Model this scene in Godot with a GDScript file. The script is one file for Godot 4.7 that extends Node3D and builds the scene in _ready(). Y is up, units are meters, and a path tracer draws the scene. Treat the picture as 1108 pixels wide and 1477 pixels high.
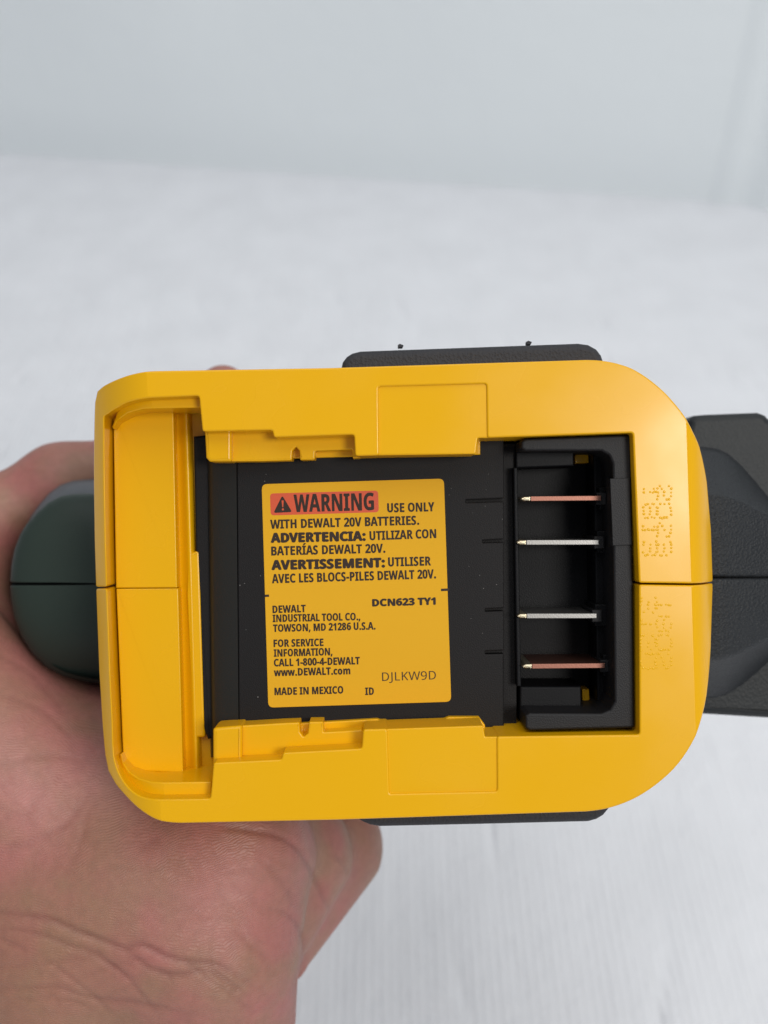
extends Node3D

# ---------------------------------------------------------------- measures
const FOCUS := 0.2            # metres from the lens to the front face of the tool
const FLEN := 1492.0          # focal length in photograph pixels
const ROLL := 0.0314          # the tool is held turned by 1.8 degrees
var M := {}
var xa := 0.0
var xb := 0.0

# ---------------------------------------------------------------- scene
func _ready():
	var cam := Camera3D.new()
	cam.name = "camera"
	var lens := CameraAttributesPhysical.new()
	lens.frustum_focal_length = 24.24
	lens.frustum_focus_distance = 0.205
	lens.frustum_near = 0.01
	lens.frustum_far = 60.0
	lens.exposure_aperture = 10.5
	cam.attributes = lens
	cam.position = Vector3(0, 0.45, 0)
	cam.rotation_degrees = Vector3(-40, 0, 0)
	add_child(cam)
	cam.near = 0.01
	cam.far = 60.0
	cam.fov = 52.68
	cam.current = true
	print("fov ", cam.fov)
	var env := Environment.new()
	env.background_mode = Environment.BG_COLOR
	env.background_color = Color(0.54, 0.56, 0.59)
	env.tonemap_mode = Environment.TONE_MAPPER_LINEAR
	env.tonemap_exposure = 1.0
	env.sdfgi_enabled = true
	env.ssao_enabled = true
	env.ssil_enabled = true
	var we := WorldEnvironment.new()
	we.name = "environment"
	we.environment = env
	add_child(we)
	area("ceiling_light", Vector3(0.2, 2.5, -0.1), Vector3(0.2, 0.0, -0.1), Vector2(2.4, 2.4), Color(1.0, 0.995, 0.985), 3.2)
	area("window_light", Vector3(0.63, 1.26, 0.87), Vector3(0, 0.32, -0.15), Vector2(0.42, 0.34), Color(1.0, 0.985, 0.96), 1.25)
	materials()
	setting()
	nail_gun()
	hand()

func area(called: String, at: Vector3, to: Vector3, size: Vector2, col: Color, energy: float):
	var l := AreaLight3D.new()
	l.name = called
	l.area_size = size
	l.area_normalize_energy = true
	l.light_color = col
	l.light_energy = energy
	l.shadow_enabled = true
	l.area_range = 8.0
	add_child(l)
	l.look_at_from_position(at, to, Vector3.UP if absf((to - at).normalized().y) < 0.98 else Vector3.FORWARD)

# ---------------------------------------------------------------- materials
func noise_tex(freq: float, seed_: int, size := 512, lo := 0.0, hi := 1.0, normal := false, bump := 4.0, type := FastNoiseLite.TYPE_SIMPLEX, oct := 4) -> NoiseTexture2D:
	var n := FastNoiseLite.new()
	n.noise_type = type
	n.frequency = freq
	n.seed = seed_
	n.fractal_octaves = oct
	var t := NoiseTexture2D.new()
	t.width = size
	t.height = size
	t.seamless = true
	t.noise = n
	if normal:
		t.as_normal_map = true
		t.bump_strength = bump
	else:
		var g := Gradient.new()
		g.set_color(0, Color(lo, lo, lo))
		g.set_color(1, Color(hi, hi, hi))
		t.color_ramp = g
	return t

func mat(called: String, lin: Color, rough: float, metal := 0.0) -> StandardMaterial3D:
	var m := StandardMaterial3D.new()
	m.resource_name = called
	m.albedo_color = lin.linear_to_srgb()
	m.roughness = rough
	m.metallic = metal
	if metal == 0.0 and lin.get_luminance() < 0.05:
		m.metallic_specular = 0.38
	M[called] = m
	return m

func relief(m: StandardMaterial3D, tex: Texture2D, per_metre: float, mm: float):
	m.uv1_triplanar = true
	m.uv1_scale = Vector3.ONE * per_metre
	m.heightmap_enabled = true
	m.heightmap_texture = tex
	m.heightmap_scale = mm * 0.1

func materials():
	var grain := noise_tex(0.08, 3, 512)
	var leather := noise_tex(0.035, 9, 512, 0.0, 1.0, false, 4.0, FastNoiseLite.TYPE_CELLULAR, 2)
	var soft := noise_tex(0.008, 5, 512, 0.0, 1.0, false, 4.0, FastNoiseLite.TYPE_SIMPLEX, 1)
	var scuff := noise_tex(0.02, 21, 512, 0.75, 1.0)
	var y := mat("yellow", Color(0.75, 0.39, 0.002), 0.36)
	relief(y, soft, 9.0, 0.03)
	y.roughness = 0.31
	y.metallic_specular = 0.4
	y.roughness_texture = noise_tex(0.006, 31, 512, 0.6, 1.0)
	var b := mat("black", Color(0.009, 0.0085, 0.0095), 0.52)
	relief(b, grain, 60.0, 0.035)
	var p := mat("plate", Color(0.0095, 0.0084, 0.0086), 0.55)
	relief(p, grain, 70.0, 0.03)
	p.metallic_specular = 0.3
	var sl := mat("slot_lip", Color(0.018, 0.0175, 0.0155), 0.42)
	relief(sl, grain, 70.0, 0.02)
	var c := mat("cavity", Color(0.006, 0.006, 0.007), 0.45)
	relief(c, grain, 60.0, 0.02)
	c.metallic_specular = 0.25
	var r := mat("rubber", Color(0.03, 0.03, 0.034), 0.62)
	relief(r, leather, 90.0, 0.16)
	var n := mat("neck", Color(0.019, 0.0215, 0.0245), 0.5)
	relief(n, leather, 90.0, 0.35)
	var g := mat("grip", Color(0.022, 0.034, 0.027), 0.5)
	relief(g, grain, 60.0, 0.04)
	var ds := mat("dark_shell", Color(0.017, 0.0195, 0.021), 0.5)
	relief(ds, leather, 70.0, 0.08)
	var ge := mat("grip_edge", Color(0.07, 0.075, 0.085), 0.6)
	relief(ge, grain, 60.0, 0.05)
	var la := mat("label", Color(0.69, 0.36, 0.012), 0.6)
	la.metallic_specular = 0.3
	relief(la, grain, 120.0, 0.008)
	mat("dust", Color(0.22, 0.21, 0.20), 0.9)
	mat("ink", Color(0.03, 0.016, 0.010), 0.6)
	mat("thin_ink", Color(0.055, 0.03, 0.015), 0.6)
	mat("red", Color(0.60, 0.075, 0.02), 0.5)
	var cu := mat("copper", Color(0.25, 0.115, 0.085), 0.45, 1.0)
	relief(cu, noise_tex(0.05, 41, 256), 150.0, 0.006)
	var ag := mat("silver", Color(0.24, 0.235, 0.225), 0.42, 1.0)
	relief(ag, noise_tex(0.05, 43, 256), 150.0, 0.008)
	mat("tip", Color(0.6, 0.53, 0.38), 0.35, 1.0)
	var t := mat("board", Color(0.76, 0.77, 0.80), 0.55)
	t.vertex_color_use_as_albedo = true
	relief(t, noise_tex(0.015, 51, 1024), 4.0, 0.5)
	var w := mat("sheet", Color(0.81, 0.85, 0.865), 0.6)
	w.vertex_color_use_as_albedo = true
	relief(w, noise_tex(0.01, 53, 1024), 2.5, 0.5)
	var s := mat("skin", Color(1, 1, 1), 0.48)
	s.vertex_color_use_as_albedo = true
	s.subsurf_scatter_enabled = true
	s.subsurf_scatter_strength = 0.04
	relief(s, ridges(), 25.0, 0.08)
	s.uv1_triplanar_sharpness = 6.0

func ridges() -> ImageTexture:
	# skin ridges: bent lines about half a millimetre apart over 4 cm, broken by pores
	var n := 1024
	var f := FastNoiseLite.new()
	f.seed = 77
	f.frequency = 0.004
	var h := FastNoiseLite.new()
	h.seed = 78
	h.frequency = 0.05
	var data := PackedByteArray()
	data.resize(n * n)
	for j in n:
		var v := float(j) / n
		var ev := minf(1.0, minf(v, 1.0 - v) * 12.0)
		for i in n:
			var u := float(i) / n
			var e := ev * minf(1.0, minf(u, 1.0 - u) * 12.0)
			var bend := f.get_noise_2d(i, j) * 3.0 * e
			var a := sin(TAU * (v * 76.0 + u * 14.0 + bend)) * 0.5 + 0.5
			var q := h.get_noise_2d(i, j) * 0.5 + 0.5
			data[j * n + i] = int(clampf(a * (0.55 + 0.35 * q) + q * 0.12, 0.0, 1.0) * 255.0)
	return ImageTexture.create_from_image(Image.create_from_data(n, n, false, Image.FORMAT_L8, data))

# ---------------------------------------------------------------- mesh helpers
func nm() -> Dictionary:
	return {"v": PackedVector3Array(), "n": PackedVector3Array(), "c": PackedColorArray()}

func tri(m: Dictionary, a: Vector3, b: Vector3, c: Vector3, na: Vector3, nb: Vector3, nc: Vector3):
	var g := (b - a).cross(c - a)
	if g.length_squared() < 1e-24:
		return
	if g.dot(na + nb + nc) > 0.0:
		m.v.append(a); m.v.append(c); m.v.append(b)
		m.n.append(na); m.n.append(nc); m.n.append(nb)
	else:
		m.v.append(a); m.v.append(b); m.v.append(c)
		m.n.append(na); m.n.append(nb); m.n.append(nc)

func quad(m: Dictionary, a: Vector3, b: Vector3, c: Vector3, d: Vector3, na: Vector3, nb: Vector3, nc: Vector3, nd: Vector3):
	tri(m, a, b, c, na, nb, nc)
	tri(m, a, c, d, na, nc, nd)

func commit(m: Dictionary, called: String, material: Material, parent: Node, label := "") -> MeshInstance3D:
	var arr := []
	arr.resize(Mesh.ARRAY_MAX)
	arr[Mesh.ARRAY_VERTEX] = m.v
	arr[Mesh.ARRAY_NORMAL] = m.n
	if m.c.size() == m.v.size():
		arr[Mesh.ARRAY_COLOR] = m.c
	if m.has("i"):
		arr[Mesh.ARRAY_INDEX] = m.i
	var am := ArrayMesh.new()
	am.add_surface_from_arrays(Mesh.PRIMITIVE_TRIANGLES, arr)
	am.surface_set_material(0, material)
	var o := MeshInstance3D.new()
	o.mesh = am
	return put(o, called, parent, label)

func put(o: Node3D, called: String, parent: Node, label := "") -> Node3D:
	var nme := called
	var k := 0
	while parent.has_node(nme):
		k += 1
		nme = "%s_%03d" % [called, k]
	o.name = nme
	parent.add_child(o, true)
	if label:
		o.set_meta("label", label)
	return o

func P(px: float, py: float, d: float) -> Vector3:
	# a pixel of the photograph at d millimetres behind the tool's face, in the tool's own axes
	var s := (FOCUS + d * 0.001) / FLEN
	var v := Vector2((px - 554.0) * s, -(py - 738.5) * s).rotated(-ROLL)
	return Vector3(v.x, v.y, -d * 0.001)

func P2(px: float, py: float, d: float) -> Vector2:
	var v := P(px, py, d)
	return Vector2(v.x, v.y)

func poly(flat: Array, d: float) -> PackedVector2Array:
	var out := PackedVector2Array()
	for i in range(0, flat.size(), 2):
		out.append(P2(flat[i], flat[i + 1], d))
	return out

func shell_depth(p: Vector2) -> float:
	# the open end of the foot and its rounded nose both fall away from the flat face
	var d := 0.0
	if p.x < xa:
		var s := xa - p.x
		d = s * 0.2 + s * s * 42.0
	elif p.x > xb:
		var t := p.x - xb
		d = t * 0.4 + t * t * 110.0
	return d

func shell_poly(flat: Array) -> PackedVector2Array:
	var out := PackedVector2Array()
	for i in range(0, flat.size(), 2):
		var d := 0.0
		for k in 6:
			d = shell_depth(P2(flat[i], flat[i + 1], d * 1000.0))
		out.append(P2(flat[i], flat[i + 1], d * 1000.0))
	return out

func rounded(p: PackedVector2Array, r: float, n := 4) -> PackedVector2Array:
	var out := PackedVector2Array()
	var c := p.size()
	for i in c:
		var a := p[(i + c - 1) % c]
		var b := p[i]
		var d := p[(i + 1) % c]
		var u := (a - b).normalized()
		var v := (d - b).normalized()
		var ang := acos(clampf(u.dot(v), -1.0, 1.0))
		if ang > 2.75 or r <= 0.0:
			out.append(b)
			continue
		var t := minf(r / tan(ang * 0.5), minf(a.distance_to(b), d.distance_to(b)) * 0.45)
		var q0 := b + u * t
		var q1 := b + v * t
		for k in n + 1:
			var s := float(k) / n
			out.append(q0.lerp(b, s).lerp(b.lerp(q1, s), s))
	return out

func smoothed(p: PackedVector2Array) -> PackedVector2Array:
	# short edges of a traced curve become three, bent through their neighbours
	var out := PackedVector2Array()
	var c := p.size()
	for i in c:
		var a := p[(i + c - 1) % c]
		var b := p[i]
		var d := p[(i + 1) % c]
		var e := p[(i + 2) % c]
		out.append(b)
		var l := b.distance_to(d)
		if l < 0.0095 and l > 0.0012 and absf((b - a).angle_to(d - b)) < 0.45 and absf((d - b).angle_to(e - d)) < 0.45:
			var pa := b - (b - a).normalized() * minf(l, a.distance_to(b))
			var pe := d + (e - d).normalized() * minf(l, d.distance_to(e))
			for k in [0.33, 0.66]:
				out.append(b.cubic_interpolate(d, pa, pe, k))
	return out

func ccw(p: PackedVector2Array) -> PackedVector2Array:
	var area2 := 0.0
	for i in p.size():
		area2 += p[i].cross(p[(i + 1) % p.size()])
	if area2 < 0.0:
		p.reverse()
	return p

func cut_at(p: PackedVector2Array, x: float) -> PackedVector2Array:
	var out := PackedVector2Array()
	for i in p.size():
		var a := p[i]
		var b := p[(i + 1) % p.size()]
		out.append(a)
		if (a.x - x) * (b.x - x) < -1e-12:
			out.append(a.lerp(b, (x - a.x) / (b.x - a.x)))
	return out

func split_tris(ts: Array, x: float) -> Array:
	var out := []
	for t in ts:
		for side in [-1.0, 1.0]:
			var q := []
			for i in 3:
				var a: Vector2 = t[i]
				var b: Vector2 = t[(i + 1) % 3]
				if (a.x - x) * side >= 0.0:
					q.append(a)
				if (a.x - x) * (b.x - x) < 0.0:
					q.append(a.lerp(b, (x - a.x) / (b.x - a.x)))
			for i in range(1, q.size() - 1):
				out.append([q[0], q[i], q[i + 1]])
	return out

# A solid from an outline: front face at z = zf (less what fall gives), rounded front edge, walls back to zb.
func prism(m: Dictionary, outline: PackedVector2Array, zf: float, zb: float, bevel: float, fall := false, cuts := [], close_back := false):
	var p := ccw(outline.duplicate())
	for x in cuts:
		p = cut_at(p, x)
	var q := PackedVector2Array()
	for i in p.size():
		if p[i].distance_to(p[(i + 1) % p.size()]) > 2e-6:
			q.append(p[i])
	p = q
	var c := p.size()
	var en := PackedVector2Array()
	for i in c:
		var e := (p[(i + 1) % c] - p[i]).normalized()
		en.append(Vector2(e.y, -e.x))
	var na := PackedVector2Array()    # normal at the start and at the end of each edge
	var nb := PackedVector2Array()
	var inn := PackedVector2Array()
	for i in c:
		var a := en[(i + c - 1) % c]
		var b := en[i]
		var mid := (a + b).normalized()
		inn.append(-mid / maxf(0.35, mid.dot(b)))
		na.append(mid if a.dot(b) > 0.75 else b)
		nb.append(Vector2.ZERO)
	for i in c:
		var b := en[(i + 1) % c]
		nb[i] = (en[i] + b).normalized() if en[i].dot(b) > 0.75 else en[i]
	var seg := 4 if bevel > 0.0 else 0
	var ring := []
	for k in seg + 1:
		var a := PI * 0.5 * k / maxf(1.0, seg)
		var pts := PackedVector3Array()
		for i in c:
			var s := p[i] + inn[i] * (bevel * (1.0 - sin(a)))
			if seg == 0:
				s = p[i]
			var z := zf - bevel * (1.0 - cos(a))
			if fall:
				z -= shell_depth(s)
			pts.append(Vector3(s.x, s.y, z))
		ring.append(pts)
	for k in seg:
		var a0 := PI * 0.5 * k / seg
		var a1 := PI * 0.5 * (k + 1) / seg
		for i in c:
			var j := (i + 1) % c
			quad(m, ring[k][i], ring[k][j], ring[k + 1][j], ring[k + 1][i],
				lean(Vector3(na[i].x * sin(a0), na[i].y * sin(a0), cos(a0)), ring[k][i], fall), lean(Vector3(nb[i].x * sin(a0), nb[i].y * sin(a0), cos(a0)), ring[k][j], fall),
				lean(Vector3(nb[i].x * sin(a1), nb[i].y * sin(a1), cos(a1)), ring[k + 1][j], fall), lean(Vector3(na[i].x * sin(a1), na[i].y * sin(a1), cos(a1)), ring[k + 1][i], fall))
	for i in c:
		var j := (i + 1) % c
		var u := Vector3(na[i].x, na[i].y, 0)
		var w := Vector3(nb[i].x, nb[i].y, 0)
		quad(m, ring[seg][i], ring[seg][j], Vector3(p[j].x, p[j].y, zb), Vector3(p[i].x, p[i].y, zb), u, w, w, u)
	var flat := PackedVector2Array()
	var big := PackedVector2Array()
	var whole := PackedVector2Array()
	for i in c:
		flat.append(Vector2(ring[0][i].x, ring[0][i].y))
		big.append(flat[i] * 10000.0)
		whole.append(p[i] * 10000.0)
	var idx := Geometry2D.triangulate_polygon(big)
	if idx.is_empty():
		idx = Geometry2D.triangulate_polygon(whole)
	if idx.is_empty():
		print("no face for an outline of ", c)
	var ts := []
	for i in range(0, idx.size(), 3):
		ts.append([flat[idx[i]], flat[idx[i + 1]], flat[idx[i + 2]]])
	for x in cuts:
		ts = split_tris(ts, x)
	for t in ts:
		var vs := []
		for s in t:
			var z := zf
			if fall:
				z -= shell_depth(s)
			vs.append(Vector3(s.x, s.y, z))
		var ns := []
		var mid2: Vector2 = (t[0] + t[1] + t[2]) / 3.0
		for s in t:
			ns.append(lean(Vector3(0, 0, 1), Vector3(s.x + (mid2.x - s.x) * 0.02, s.y, 0), fall))
		tri(m, vs[0], vs[1], vs[2], ns[0], ns[1], ns[2])
	if close_back:
		for i in range(0, idx.size(), 3):
			var t3 := []
			for k in 3:
				t3.append(Vector3(p[idx[i + k]].x, p[idx[i + k]].y, zb))
			tri(m, t3[0], t3[1], t3[2], Vector3.FORWARD, Vector3.FORWARD, Vector3.FORWARD)

func lean(n: Vector3, at: Vector3, fall: bool) -> Vector3:
	if not fall:
		return n
	var e := 1e-5
	var s: float = (shell_depth(Vector2(at.x + e, at.y)) - shell_depth(Vector2(at.x - e, at.y))) / (2.0 * e)
	return Vector3(n.x + s * n.z, n.y, n.z).normalized()

func solid(called: String, flat: Array, d0: float, d1: float, bevel_mm: float, material: Material, parent: Node, round_mm := 0.0, label := "", back := false) -> MeshInstance3D:
	var m := nm()
	prism(m, rounded(poly(flat, d0), round_mm * 0.001), -d0 * 0.001, -d1 * 0.001, bevel_mm * 0.001, false, [], back)
	return commit(m, called, material, parent, label)

func resample(a: PackedVector3Array, n: int) -> PackedVector3Array:
	var total := 0.0
	for i in a.size() - 1:
		total += a[i].distance_to(a[i + 1])
	var out := PackedVector3Array()
	var k := 0
	var done := 0.0
	for i in n:
		var want := total * i / (n - 1)
		while k < a.size() - 2 and done + a[k].distance_to(a[k + 1]) < want:
			done += a[k].distance_to(a[k + 1])
			k += 1
		out.append(a[k].lerp(a[k + 1], clampf((want - done) / maxf(1e-9, a[k].distance_to(a[k + 1])), 0.0, 1.0)))
	return out

# A smooth skin through rows of points (each row the same length); closed joins the last column to the first.
func skin_rows(m: Dictionary, rows: Array, closed := false, towards := Vector3(0, 0, 1), outward := false):
	var R := rows.size()
	var C: int = rows[0].size()
	var norm := []
	for r in R:
		var line := PackedVector3Array()
		var mid := Vector3.ZERO
		for v in rows[r]:
			mid += v / C
		for c in C:
			var c0 := (c + C - 1) % C if closed else maxi(0, c - 1)
			var c1 := (c + 1) % C if closed else mini(C - 1, c + 1)
			var u: Vector3 = rows[r][c1] - rows[r][c0]
			var w: Vector3 = rows[mini(R - 1, r + 1)][c] - rows[maxi(0, r - 1)][c]
			var n := u.cross(w).normalized()
			var want: Vector3 = rows[r][c] - mid if outward else towards
			if n.dot(want) < 0.0:
				n = -n
			line.append(n)
		norm.append(line)
	for r in R - 1:
		for c in (C if closed else C - 1):
			var d := (c + 1) % C
			quad(m, rows[r][c], rows[r][d], rows[r + 1][d], rows[r + 1][c], norm[r][c], norm[r][d], norm[r + 1][d], norm[r + 1][c])

func box(m: Dictionary, a: Vector3, b: Vector3):
	var lo := Vector3(minf(a.x, b.x), minf(a.y, b.y), minf(a.z, b.z))
	var hi := Vector3(maxf(a.x, b.x), maxf(a.y, b.y), maxf(a.z, b.z))
	for axis in 3:
		for side in 2:
			var n := Vector3.ZERO
			n[axis] = 1.0 if side else -1.0
			var u := (axis + 1) % 3
			var v := (axis + 2) % 3
			var q := []
			for k in [[0, 0], [1, 0], [1, 1], [0, 1]]:
				var s := lo
				s[axis] = hi[axis] if side else lo[axis]
				s[u] = hi[u] if k[0] else lo[u]
				s[v] = hi[v] if k[1] else lo[v]
				q.append(s)
			quad(m, q[0], q[1], q[2], q[3], n, n, n, n)

func tag(o: Node, label: String, category := "", group := "", kind := ""):
	o.set_meta("label", label)
	if category: o.set_meta("category", category)
	if group: o.set_meta("group", group)
	if kind: o.set_meta("kind", kind)

# ---------------------------------------------------------------- the setting
func setting():
	var rng := RandomNumberGenerator.new()
	rng.seed = 11
	# white fluted board lying on the table: flutes 4 mm apart, dents and creases along them
	var m := nm()
	m.i = PackedInt32Array()
	var dents := []
	for k in 130:
		dents.append([rng.randf_range(-0.5, 0.5), rng.randf_range(-0.85, -0.15), rng.randf_range(0.002, 0.007), rng.randf_range(0.006, 0.026), rng.randf_range(-0.0024, 0.0016), rng.randf_range(-0.4, 0.4)])
	var wave := FastNoiseLite.new()
	wave.seed = 4
	wave.frequency = 9.0
	var tone := FastNoiseLite.new()
	tone.seed = 14
	tone.frequency = 14.0
	var nx := 1500
	var nz := 150
	var x0 := -0.75
	var dx := 0.001
	var z0 := 0.15
	var dz := -0.01
	var hgt := PackedFloat32Array()
	hgt.resize((nx + 1) * (nz + 1))
	for j in nz + 1:
		var z := z0 + dz * j
		var near := []
		for d in dents:
			if absf(d[1] - z) < d[3] * 3.0:
				near.append(d)
		for i in nx + 1:
			var x := x0 + dx * i
			var h := 0.00018 * cos(TAU * x / 0.004) * (0.75 + 0.6 * tone.get_noise_2d(x * 3.0, z)) + 0.0012 * wave.get_noise_2d(x, z * 0.6) + 0.0003 * wave.get_noise_2d(x * 7.0 + 31.0, z * 1.1)
			for d in near:
				var ux: float = (x - d[0] - d[5] * (z - d[1])) / d[2]
				if absf(ux) < 3.0:
					var uz: float = (z - d[1]) / d[3]
					h += d[4] * exp(-ux * ux - uz * uz)
			hgt[j * (nx + 1) + i] = h
	for j in nz + 1:
		for i in nx + 1:
			var x := x0 + dx * i
			var z := z0 + dz * j
			var a := hgt[j * (nx + 1) + mini(nx, i + 1)] - hgt[j * (nx + 1) + maxi(0, i - 1)]
			var b := hgt[mini(nz, j + 1) * (nx + 1) + i] - hgt[maxi(0, j - 1) * (nx + 1) + i]
			m.v.append(Vector3(x, hgt[j * (nx + 1) + i], z))
			m.n.append(Vector3(-a / (2 * dx), 1.0, -b / (2 * dz)).normalized())
			var t := 0.97 + 0.05 * tone.get_noise_2d(x, z)
			m.c.append(Color(t, t, t))
	for j in nz:
		for i in nx:
			var a := j * (nx + 1) + i
			var b := a + nx + 1
			for k in [a, b, a + 1, a + 1, b, b + 1]:
				m.i.append(k)
	var top := commit(m, "tabletop", M.board, self)
	tag(top, "white fluted plastic board with faint dents covering the table", "", "", "structure")
	# the ground under everything, out of sight
	var g := nm()
	box(g, Vector3(-4, -0.06, -4), Vector3(4, -0.012, 4))
	for k in g.v.size():
		g.c.append(Color.WHITE)
	tag(commit(g, "ground", M.board, self), "white surface carrying the fluted board", "", "", "structure")
	# the backdrop: a sheet that stands behind the board and turns towards the viewer at a soft upright fold on the right
	var w := nm()
	var line := []
	var A := Vector2(-0.441, -1.172)
	var B := Vector2(0.338, -1.0395)
	var along := (B - A).normalized()
	for k in 30:
		line.append(A + along * lerpf(-1.4, A.distance_to(B), k / 29.0))
	var nrm := Vector2(along.y, -along.x) * -1.0
	for k in range(1, 30):
		var s := k * 0.006
		line.append(B + along * s + nrm * (0.006 * exp(-pow((s - 0.020) / 0.015, 2.0)) + 0.005 * exp(-pow((s - 0.058) / 0.014, 2.0)) + maxf(0.0, s - 0.03) * 0.25))
	var last: Vector2 = line[-1]
	for k in range(1, 8):
		line.append(last + (along + nrm * 0.25).normalized() * (k * 0.15))
	var hn := FastNoiseLite.new()
	hn.seed = 8
	hn.frequency = 2.2
	var rows := []
	var sink := []
	for k in 9:
		sink.append([0.0, -0.004 + k * 0.008])
	for k in range(1, 42):
		sink.append([0.0, 0.060 + k * 0.03])
	for y in sink:
		var row := PackedVector3Array()
		for q in line:
			var b: float = 0.012 * hn.get_noise_3d(q.x, y[1], 0.0) * minf(1.0, maxf(0.0, y[1]) * 6.0) - 0.006 * exp(-pow(maxf(0.0, y[1]) / 0.035, 1.5))
			row.append(Vector3(q.x + nrm.x * b, y[1], q.y + nrm.y * b))
		rows.append(row)
	skin_rows(w, rows)
	for k in w.v.size():
		w.c.append(Color.WHITE)
	tag(commit(w, "wall", M.sheet, self), "pale grey backdrop sheet standing behind the white board", "", "", "structure")

# ---------------------------------------------------------------- the tool
func nail_gun():
	xa = P2(213, 572, 0).x
	xb = P2(994, 738, 0).x
	var root := Node3D.new()
	root.position = Vector3(0, 0.3214, -0.1532)
	root.basis = Basis(Vector3.RIGHT, deg_to_rad(-40.0)) * Basis(Vector3.BACK, ROLL)
	put(root, "nail_gun", self)
	tag(root, "yellow and black cordless nail gun held with its empty battery slot facing the viewer", "power tool")
	var Y: Material = M.yellow
	# the two halves of the yellow foot, joined along a seam across both ends
	var up := [1029, 838.5, 1026.5, 764, 1020.5, 695, 1010, 645, 1000, 622, 984, 594, 960, 566, 935, 545, 912, 531, 890, 523.5, 868, 519.5, 845, 518.5, 480, 530, 222, 534.5, 203, 536.5, 184, 541, 162, 549.5, 148, 557, 140, 564, 136.5, 580, 135, 640, 134.8, 700, 136, 780, 138, 846.5,
		154, 846, 152, 780, 150.5, 700, 150, 640, 150, 600, 165, 590, 184, 580, 217, 573.5, 287, 570.5, 292, 622, 393, 620, 395, 630.5, 511, 626.5, 512.5, 657.5, 547, 656.5, 546, 557, 702, 553, 703, 631.2, 913, 624, 922, 840.5]
	var lo := [1029, 841, 1026, 935, 1020, 1003, 1008, 1052, 992, 1084, 972, 1110, 946, 1133, 920, 1150, 895, 1161, 872, 1167.5, 845, 1171, 480, 1183, 262, 1187.5, 240, 1186, 220, 1180, 198, 1165, 180, 1147, 166, 1130, 156, 1112, 151.5, 1090, 147, 1040, 142.7, 970, 140, 900, 138.2, 849,
		154, 848.5, 156, 900, 158.5, 970, 162, 1040, 164, 1090, 170, 1112, 182, 1132, 198, 1146, 216, 1152, 303.5, 1152, 308, 1100, 406, 1095.5, 408.5, 1085.5, 522, 1079.6, 524, 1052, 559, 1051.2, 562, 1145, 717.5, 1141.5, 717, 1062.3, 923, 1059.5, 922, 843]
	for half in [["upper_housing", up], ["lower_housing", lo]]:
		var m := nm()
		prism(m, rounded(smoothed(shell_poly(half[1])), 0.00055, 3), 0.0, -0.034, 0.00038, true, [xa, xa - 0.002, xa - 0.004, xa - 0.006, xa - 0.008, xb, xb + 0.0012, xb + 0.0026])
		var o := commit(m, half[0], Y, root)
		tag(o, "yellow plastic half of the foot above the seam" if half[0] == "upper_housing" else "yellow plastic half of the foot below the seam")
	# sunken pads on the two tabs
	solid("sunken_pad", [544, 656.6, 686.5, 654.6, 689.5, 631.5, 708, 631.4, 708, 547, 540, 549], 0.45, 9.5, 0.3, Y, root, 0.3)
	solid("sunken_pad", [556, 1051.5, 697, 1046.5, 700, 1062.6, 722, 1062.4, 722, 1149, 556, 1152], 0.45, 9.5, 0.3, Y, root, 0.3)
	# the slide rails behind the cut-outs
	solid("slide_rail", [294, 600, 297, 660, 302, 665.5, 334, 665.5, 334, 600], 3.6, 10.5, 0.7, Y, root, 0.5)
	solid("slide_rail", [333, 604, 333, 665.5, 380, 665, 421, 663.8, 422, 650, 427, 644, 432, 650, 433, 663.2, 454, 662.7, 455, 650, 508, 648, 509, 660.8, 520, 660, 520, 604], 5.2, 10.5, 0.35, Y, root, 0.2)
	solid("rail_backing", [330, 604, 330, 662, 420, 661, 520, 658, 693, 655.5, 693, 604], 8.6, 11.0, 0.3, Y, root)
	solid("slide_rail", [307, 1052, 312, 1049.5, 349, 1046.5, 349, 1125, 307, 1125], 3.6, 10.5, 0.7, Y, root, 0.5)
	solid("slide_rail", [348, 1046.5, 408, 1043, 432, 1042, 433, 1056, 438, 1063, 444, 1058, 446, 1041.2, 466, 1041, 467, 1056, 518, 1053, 521, 1052, 530, 1060, 530, 1120, 348, 1120], 5.2, 10.5, 0.35, Y, root, 0.2)
	solid("rail_backing", [348, 1048, 440, 1043, 544, 1037, 566, 1044.5, 626, 1043, 648, 1034, 691, 1034, 700, 1046, 702, 1110, 348, 1110], 8.6, 11.0, 0.3, Y, root)
	# the open end of the slot: floor, stepped ledges, the two wall panels with their groove
	solid("pocket_floor", [180, 592, 312, 585, 312, 1128, 205, 1128, 186, 1110], 16.5, 25, 0.2, Y, root)
	for f in [[150, 618, 160, 604, 180, 594, 205, 589, 292, 587.5, 292, 556, 220, 560, 185, 572, 160, 592], [162, 1096, 167, 1110, 179, 1121, 196, 1127, 215, 1129, 305, 1127.5, 305, 1165, 225, 1162, 204, 1154, 186, 1142, 170, 1127, 160, 1107]]:
		var lm := nm()
		prism(lm, rounded(poly(f, 3.5), 0.0005), -0.0035, -0.024, 0.0003, true, [xa, xa - 0.002, xa - 0.004, xa - 0.006])
		commit(lm, "pocket_ledge", Y, root)
	solid("wall_panel", [163, 590, 250, 590, 255.5, 847.6, 167, 848.0], 12.5, 24, 0.25, Y, root, 0.2)
	solid("wall_panel", [167.5, 848.9, 257, 848.5, 264, 1115, 178, 1110], 12.3, 24, 0.25, Y, root, 0.2)
	var rib := nm()
	var rib_rows := []
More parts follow.
